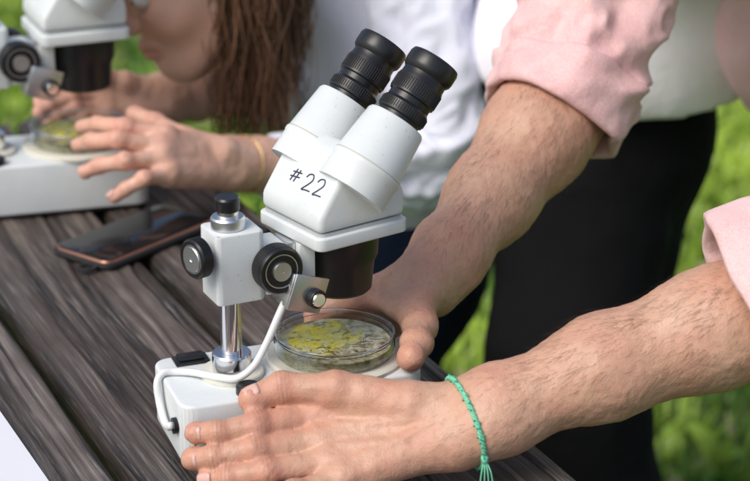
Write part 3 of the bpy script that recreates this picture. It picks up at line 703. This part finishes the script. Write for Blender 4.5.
sdfmesh('hair',[([ell(W(0,-.022,.048),(.082,.098,.086),R),ell(W(0,-.05,.0),(.075,.06,.07),R)],.02,.02,1),([ell(W(0,.09,-.01),(.07,.085,.085),R)],.01,.01,-1)],.004,M['dhair'],man,1,folds(.004,60,77))
# bracelets fitted to the wrist surface
def ringfit(V,c,ax,u0,extra,n=72,slab=.003):
    ax=unit(ax); u=unit(u0-ax*(u0@ax)); v=np.cross(ax,u); rel=V-c; s=rel@ax
    m=(np.abs(s)<slab)&(np.linalg.norm(rel,axis=1)<.06); q=rel[m]; A=np.arctan2(q@v,q@u); Rr=np.hypot(q@u,q@v); out=[]
    rs=[]
    for i in range(n):
        a=2*np.pi*i/n; d=np.abs((A-a+np.pi)%(2*np.pi)-np.pi); w=d<.15; rs.append(np.percentile(Rr[w],70) if w.any() else .03)
    rs=np.array(rs); rs=(rs+np.roll(rs,1)+np.roll(rs,-1))/3
    for i in range(n+1):
        a=2*np.pi*i/n; out.append(c+(u*math.cos(a)+v*math.sin(a))*(rs[i%n]+extra))
    return out
gm=mat('green_cord',(.06,.42,.24),.6); gm2=mat('turquoise_thread',(.20,.62,.40),.45)
br=empty('cord_bracelet')
cb=V3(.064,-.0775,.041); P=ringfit(V_,cb,V3(.11,.035,.022),V3(0,-.6,-.8),.0012)
V=[];F=[]
for ph_ in(0,2.1,4.2):
    PP=[]
    for i,p in enumerate(P[:-1]):
        for sub in range(3):
            p2=p+(P[i+1]-p)*sub/3; o_=unit(p2-cb); w=unit(V3(.11,.035,.022)); a=(i*3+sub)*.75+ph_
            PP.append(p2+o_*.0009*math.cos(a)+w*.0012*math.sin(a))
    PP.append(PP[0]); tubegeo(PP,.0009,5,V,F)
mk('braided_cord',V,F,gm2,br)
V=[];F=[]
for i in range(130):
    k=rng.integers(0,len(P)-1); c0=P[k]; d=unit(rng.normal(0,1,3))*rng.uniform(.0015,.0034); tubegeo([c0-d,c0,c0+d],.0006,5,V,F)
mk('knots',V,F,gm,br)
kp=min(P,key=lambda p:abs(p[2]-.032)+ (1 if p[1]>cb[1] else 0))
V=[];F=[]
for k in range(4): tubegeo(catmull([kp,kp+V3(.002*k-.002,-.004,-.008),kp+V3(.003*k-.003,-.004,-.018)],5),.0006,5,V,F)
tubegeo([kp+V3(0,0,.002),kp+V3(0,-.0015,-.003)],.0026,8,V,F)
mk('tassel',V,F,gm2,br)
# ------------------------------------------------------------------ woman
wo=empty('woman')
wF=[mm_([(-200,443,85),(-236,436,98),(-266,460,94),(-283,476,86)]),
    mm_([(-203,428,80),(-240,412,93),(-268,430,86),(-283,442,78)]),
    mm_([(-201,418,72),(-232,394,78),(-258,404,70),(-273,410,62)]),
    mm_([(-195,412,60),(-214,386,64),(-231,382,55),(-243,386,46)])]
wT=mm_([(-150,482,58),(-186,478,74),(-215,495,84),(-236,510,88)])
hand('left_hand',wF,wT,V3(-.140,.500,.040),[(V3(-.120,.527,.030),.0225),(V3(-.06,.575,.010),.027),(V3(-.036,.59,.0),.029)],V3(-.1,.25,-1),.88,M['wskin'],wo,.0018,
     nails=[(f[2],f[3],.0068,V3(-.2,-.35,1)) for f in wF],wr=(.008,.0155))
xF=[mm_([(-286,650,72),(-314,630,82),(-335,610,80),(-346,600,74)]),
    mm_([(-288,643,64),(-316,618,73),(-336,600,70),(-345,590,65)]),
    mm_([(-286,636,56),(-312,612,62),(-329,598,58),(-338,590,54)]),
    mm_([(-282,630,49),(-303,610,53),(-315,600,49),(-324,594,46)])]
xT=mm_([(-241,670,64),(-264,655,78),(-284,645,87),(-299,635,90)])
hand('right_hand',xF,xT,V3(-.222,.682,.054),[(V3(-.195,.71,.048),.0225),(V3(-.1,.81,.03),.032),(V3(-.06,.86,.03),.036)],V3(-.1,-.3,-1),.88,M['wskin'],wo,.002,wr=(.008,.0155))
sleeve('left_sleeve',[(-.106,.539,.024),(-.07,.566,.012),(-.036,.592,.002),(.02,.632,-.012),(.058,.665,.0),(.055,.71,.08),(.03,.77,.20)],[.031,.034,.038,.044,.050,.054,.062],M['lav'],wo,.020,51,.0055,.0045,90,.002)
bd=[cone((.00,.80,.22),(.02,.85,-.12),.085,.10),cone((.00,1.0,.22),(.04,1.0,-.12),.09,.10),cone((.02,.77,.22),(.0,1.02,.23),.068,.068),cone((.05,.82,.10),(.09,.85,-.05),.07,.07),cone((-.02,.82,.24),(-.075,.765,.24),.07,.060),
    cone((.0,1.02,.23),(-.05,.90,.05),.06,.045),cone((-.05,.90,.05),(-.13,.78,.03),.045,.036),cone((-.02,.80,.12),(-.06,.78,.15),.07,.06)]
sdfmesh('shirt',[(bd,.05,.03,1)],.006,M['lav'],wo,2,folds(.009,11,61,(.2,.3,1),.5))
jn=[cone((.03,.84,-.20),(.05,1.0,-.20),.105,.105),cone((.02,.82,-.2),(-.04,.78,-.42),.09,.07),cone((-.04,.78,-.42),(.03,.86,-.71),.065,.05),cone((.05,1.0,-.2),(.0,.98,-.45),.09,.07),cone((.0,.98,-.45),(.06,1.05,-.71),.065,.05)]
sdfmesh('jeans',[(jn,.04,.03,1)],.007,M['jean'],wo,2,folds(.006,12,71))
sdfmesh('shoes',[([cone((.03,.86,-.715),(-.10,.85,-.72),.035,.028),cone((.06,1.05,-.715),(-.07,1.04,-.72),.035,.028)],.02,.02,1)],.006,M['tee'],wo,2)
hc=V3(-.186,.632,.214); W2,R2=head('head',hc,(-.74,-.46,-.40),(-.30,-.12,.8),M['wskin'],wo,V3(-.05,.81,.24),.95)
o,V=sdfmesh('hair_cap',[([ell(W2(0,-.024,.048),(.079,.094,.082),R2),ell(W2(0,-.055,-.01),(.072,.055,.075),R2)],.02,.02,1),([ell(W2(0,.085,-.02),(.066,.075,.095),R2)],.01,.01,-1)],.004,M['hair'],wo,1,folds(.003,70,78))
setcol(o,'tint',np.clip(.35+.3*vnoise(V*80,5)[:,None]*np.ones((1,3)),0,1))
V=[];F=[];Ccol=[]
U=rng.uniform
def strands(n,src,dst,mid,spread):
    for i in range(n):
        a=np.array(src(),float); b=np.array(dst(),float); lk=rng.integers(0,14); ph1=lk*1.7
        m1=a*.72+b*.28+np.array(mid)+rng.normal(0,spread,3); m2=a*.45+b*.55+np.array(mid)*.9+rng.normal(0,spread,3)+np.array([.006*math.sin(ph1),.004*math.cos(ph1),0])
        m3=a*.2+b*.8+np.array(mid)*.3+rng.normal(0,spread*.8,3)+np.array([.008*math.sin(ph1+2),.005*math.cos(ph1+2),0])
        n0=len(V); tubegeo(catmull([a,m1,m2,m3,b],4),lambda t_:.0010*(1-.6*t_),4,V,F); c=float(np.clip(rng.normal(.35+.02*lk,.2),0,1)); Ccol.extend([c]*(len(V)-n0))
strands(800,lambda:W2(U(.055,.078),U(-.075,-.015),U(-.01,.09)),lambda:(-.128+U(-.040,.040),.60+U(-.03,.03),.022+U(0,.085)),(.006,-.010,.01),.006)
strands(480,lambda:W2(U(.02,.07),U(-.10,-.04),U(-.03,.10)),lambda:(-.100+U(-.04,.03),.64+U(-.03,.05),.045+U(0,.09)),(.014,0,.01),.007)
strands(220,lambda:W2(U(-.08,-.05),U(-.04,.02),U(-.02,.08)),lambda:(-.195+U(-.02,.03),.72+U(-.03,.03),.10+U(0,.05)),(0,.01,.0),.006)
o=mk('hair_strands',V,F,M['hair'],wo); setcol(o,'tint',np.array(Ccol)[:,None]*np.ones((1,3)))
bg=empty('gold_bangle'); V,F=[],[]
lh=[o_ for o_ in D.objects if o_.name=='left_hand'][0]; VV=np.zeros(len(lh.data.vertices)*3,np.float32); lh.data.vertices.foreach_get('co',VV); VV=VV.reshape(-1,3)
tubegeo(ringfit(VV,V3(-.131,.512,.036),V3(.6,.75,-.30),V3(0,0,1),.0012,60),.0008,6,V,F); mk('band',V,F,M['gold'],bg)
# ------------------------------------------------------------------ light, sky, camera
SC.world=D.worlds.new('World'); SC.world.use_nodes=True; nt=SC.world.node_tree
sky=nt.nodes.new('ShaderNodeTexSky'); sky.sky_type='NISHITA'; sky.sun_disc=False
az=Vector((-.62,-.58)).normalized(); el=math.radians(48)
sky.sun_elevation=el; sky.sun_rotation=math.atan2(az.x,az.y)%(2*math.pi); sky.dust_density=3
nt.links.new(sky.outputs[0],nt.nodes['Background'].inputs[0]); nt.nodes['Background'].inputs[1].default_value=.15
sl_=D.lights.new('sun','SUN'); sl_.energy=2.05; sl_.angle=math.radians(35); sl_.color=(1,.965,.91)
so=D.objects.new('sun',sl_); link(so); dv=-Vector((az.x*math.cos(el),az.y*math.cos(el),math.sin(el))); so.rotation_euler=dv.to_track_quat('-Z','Y').to_euler()
cam=D.cameras.new('camera'); cam.sensor_width=36; cam.lens=91.2; cam.clip_end=500; cam.clip_start=.05
cam.dof.use_dof=True; cam.dof.focus_distance=1.40; cam.dof.aperture_fstop=6.0
co=D.objects.new('camera',cam); link(co); co.location=(0,-1.282,.6425); co.rotation_euler=(math.radians(90-21),0,0); SC.camera=co
SC.view_settings.view_transform='Standard'; SC.view_settings.look='None'; SC.view_settings.exposure=0
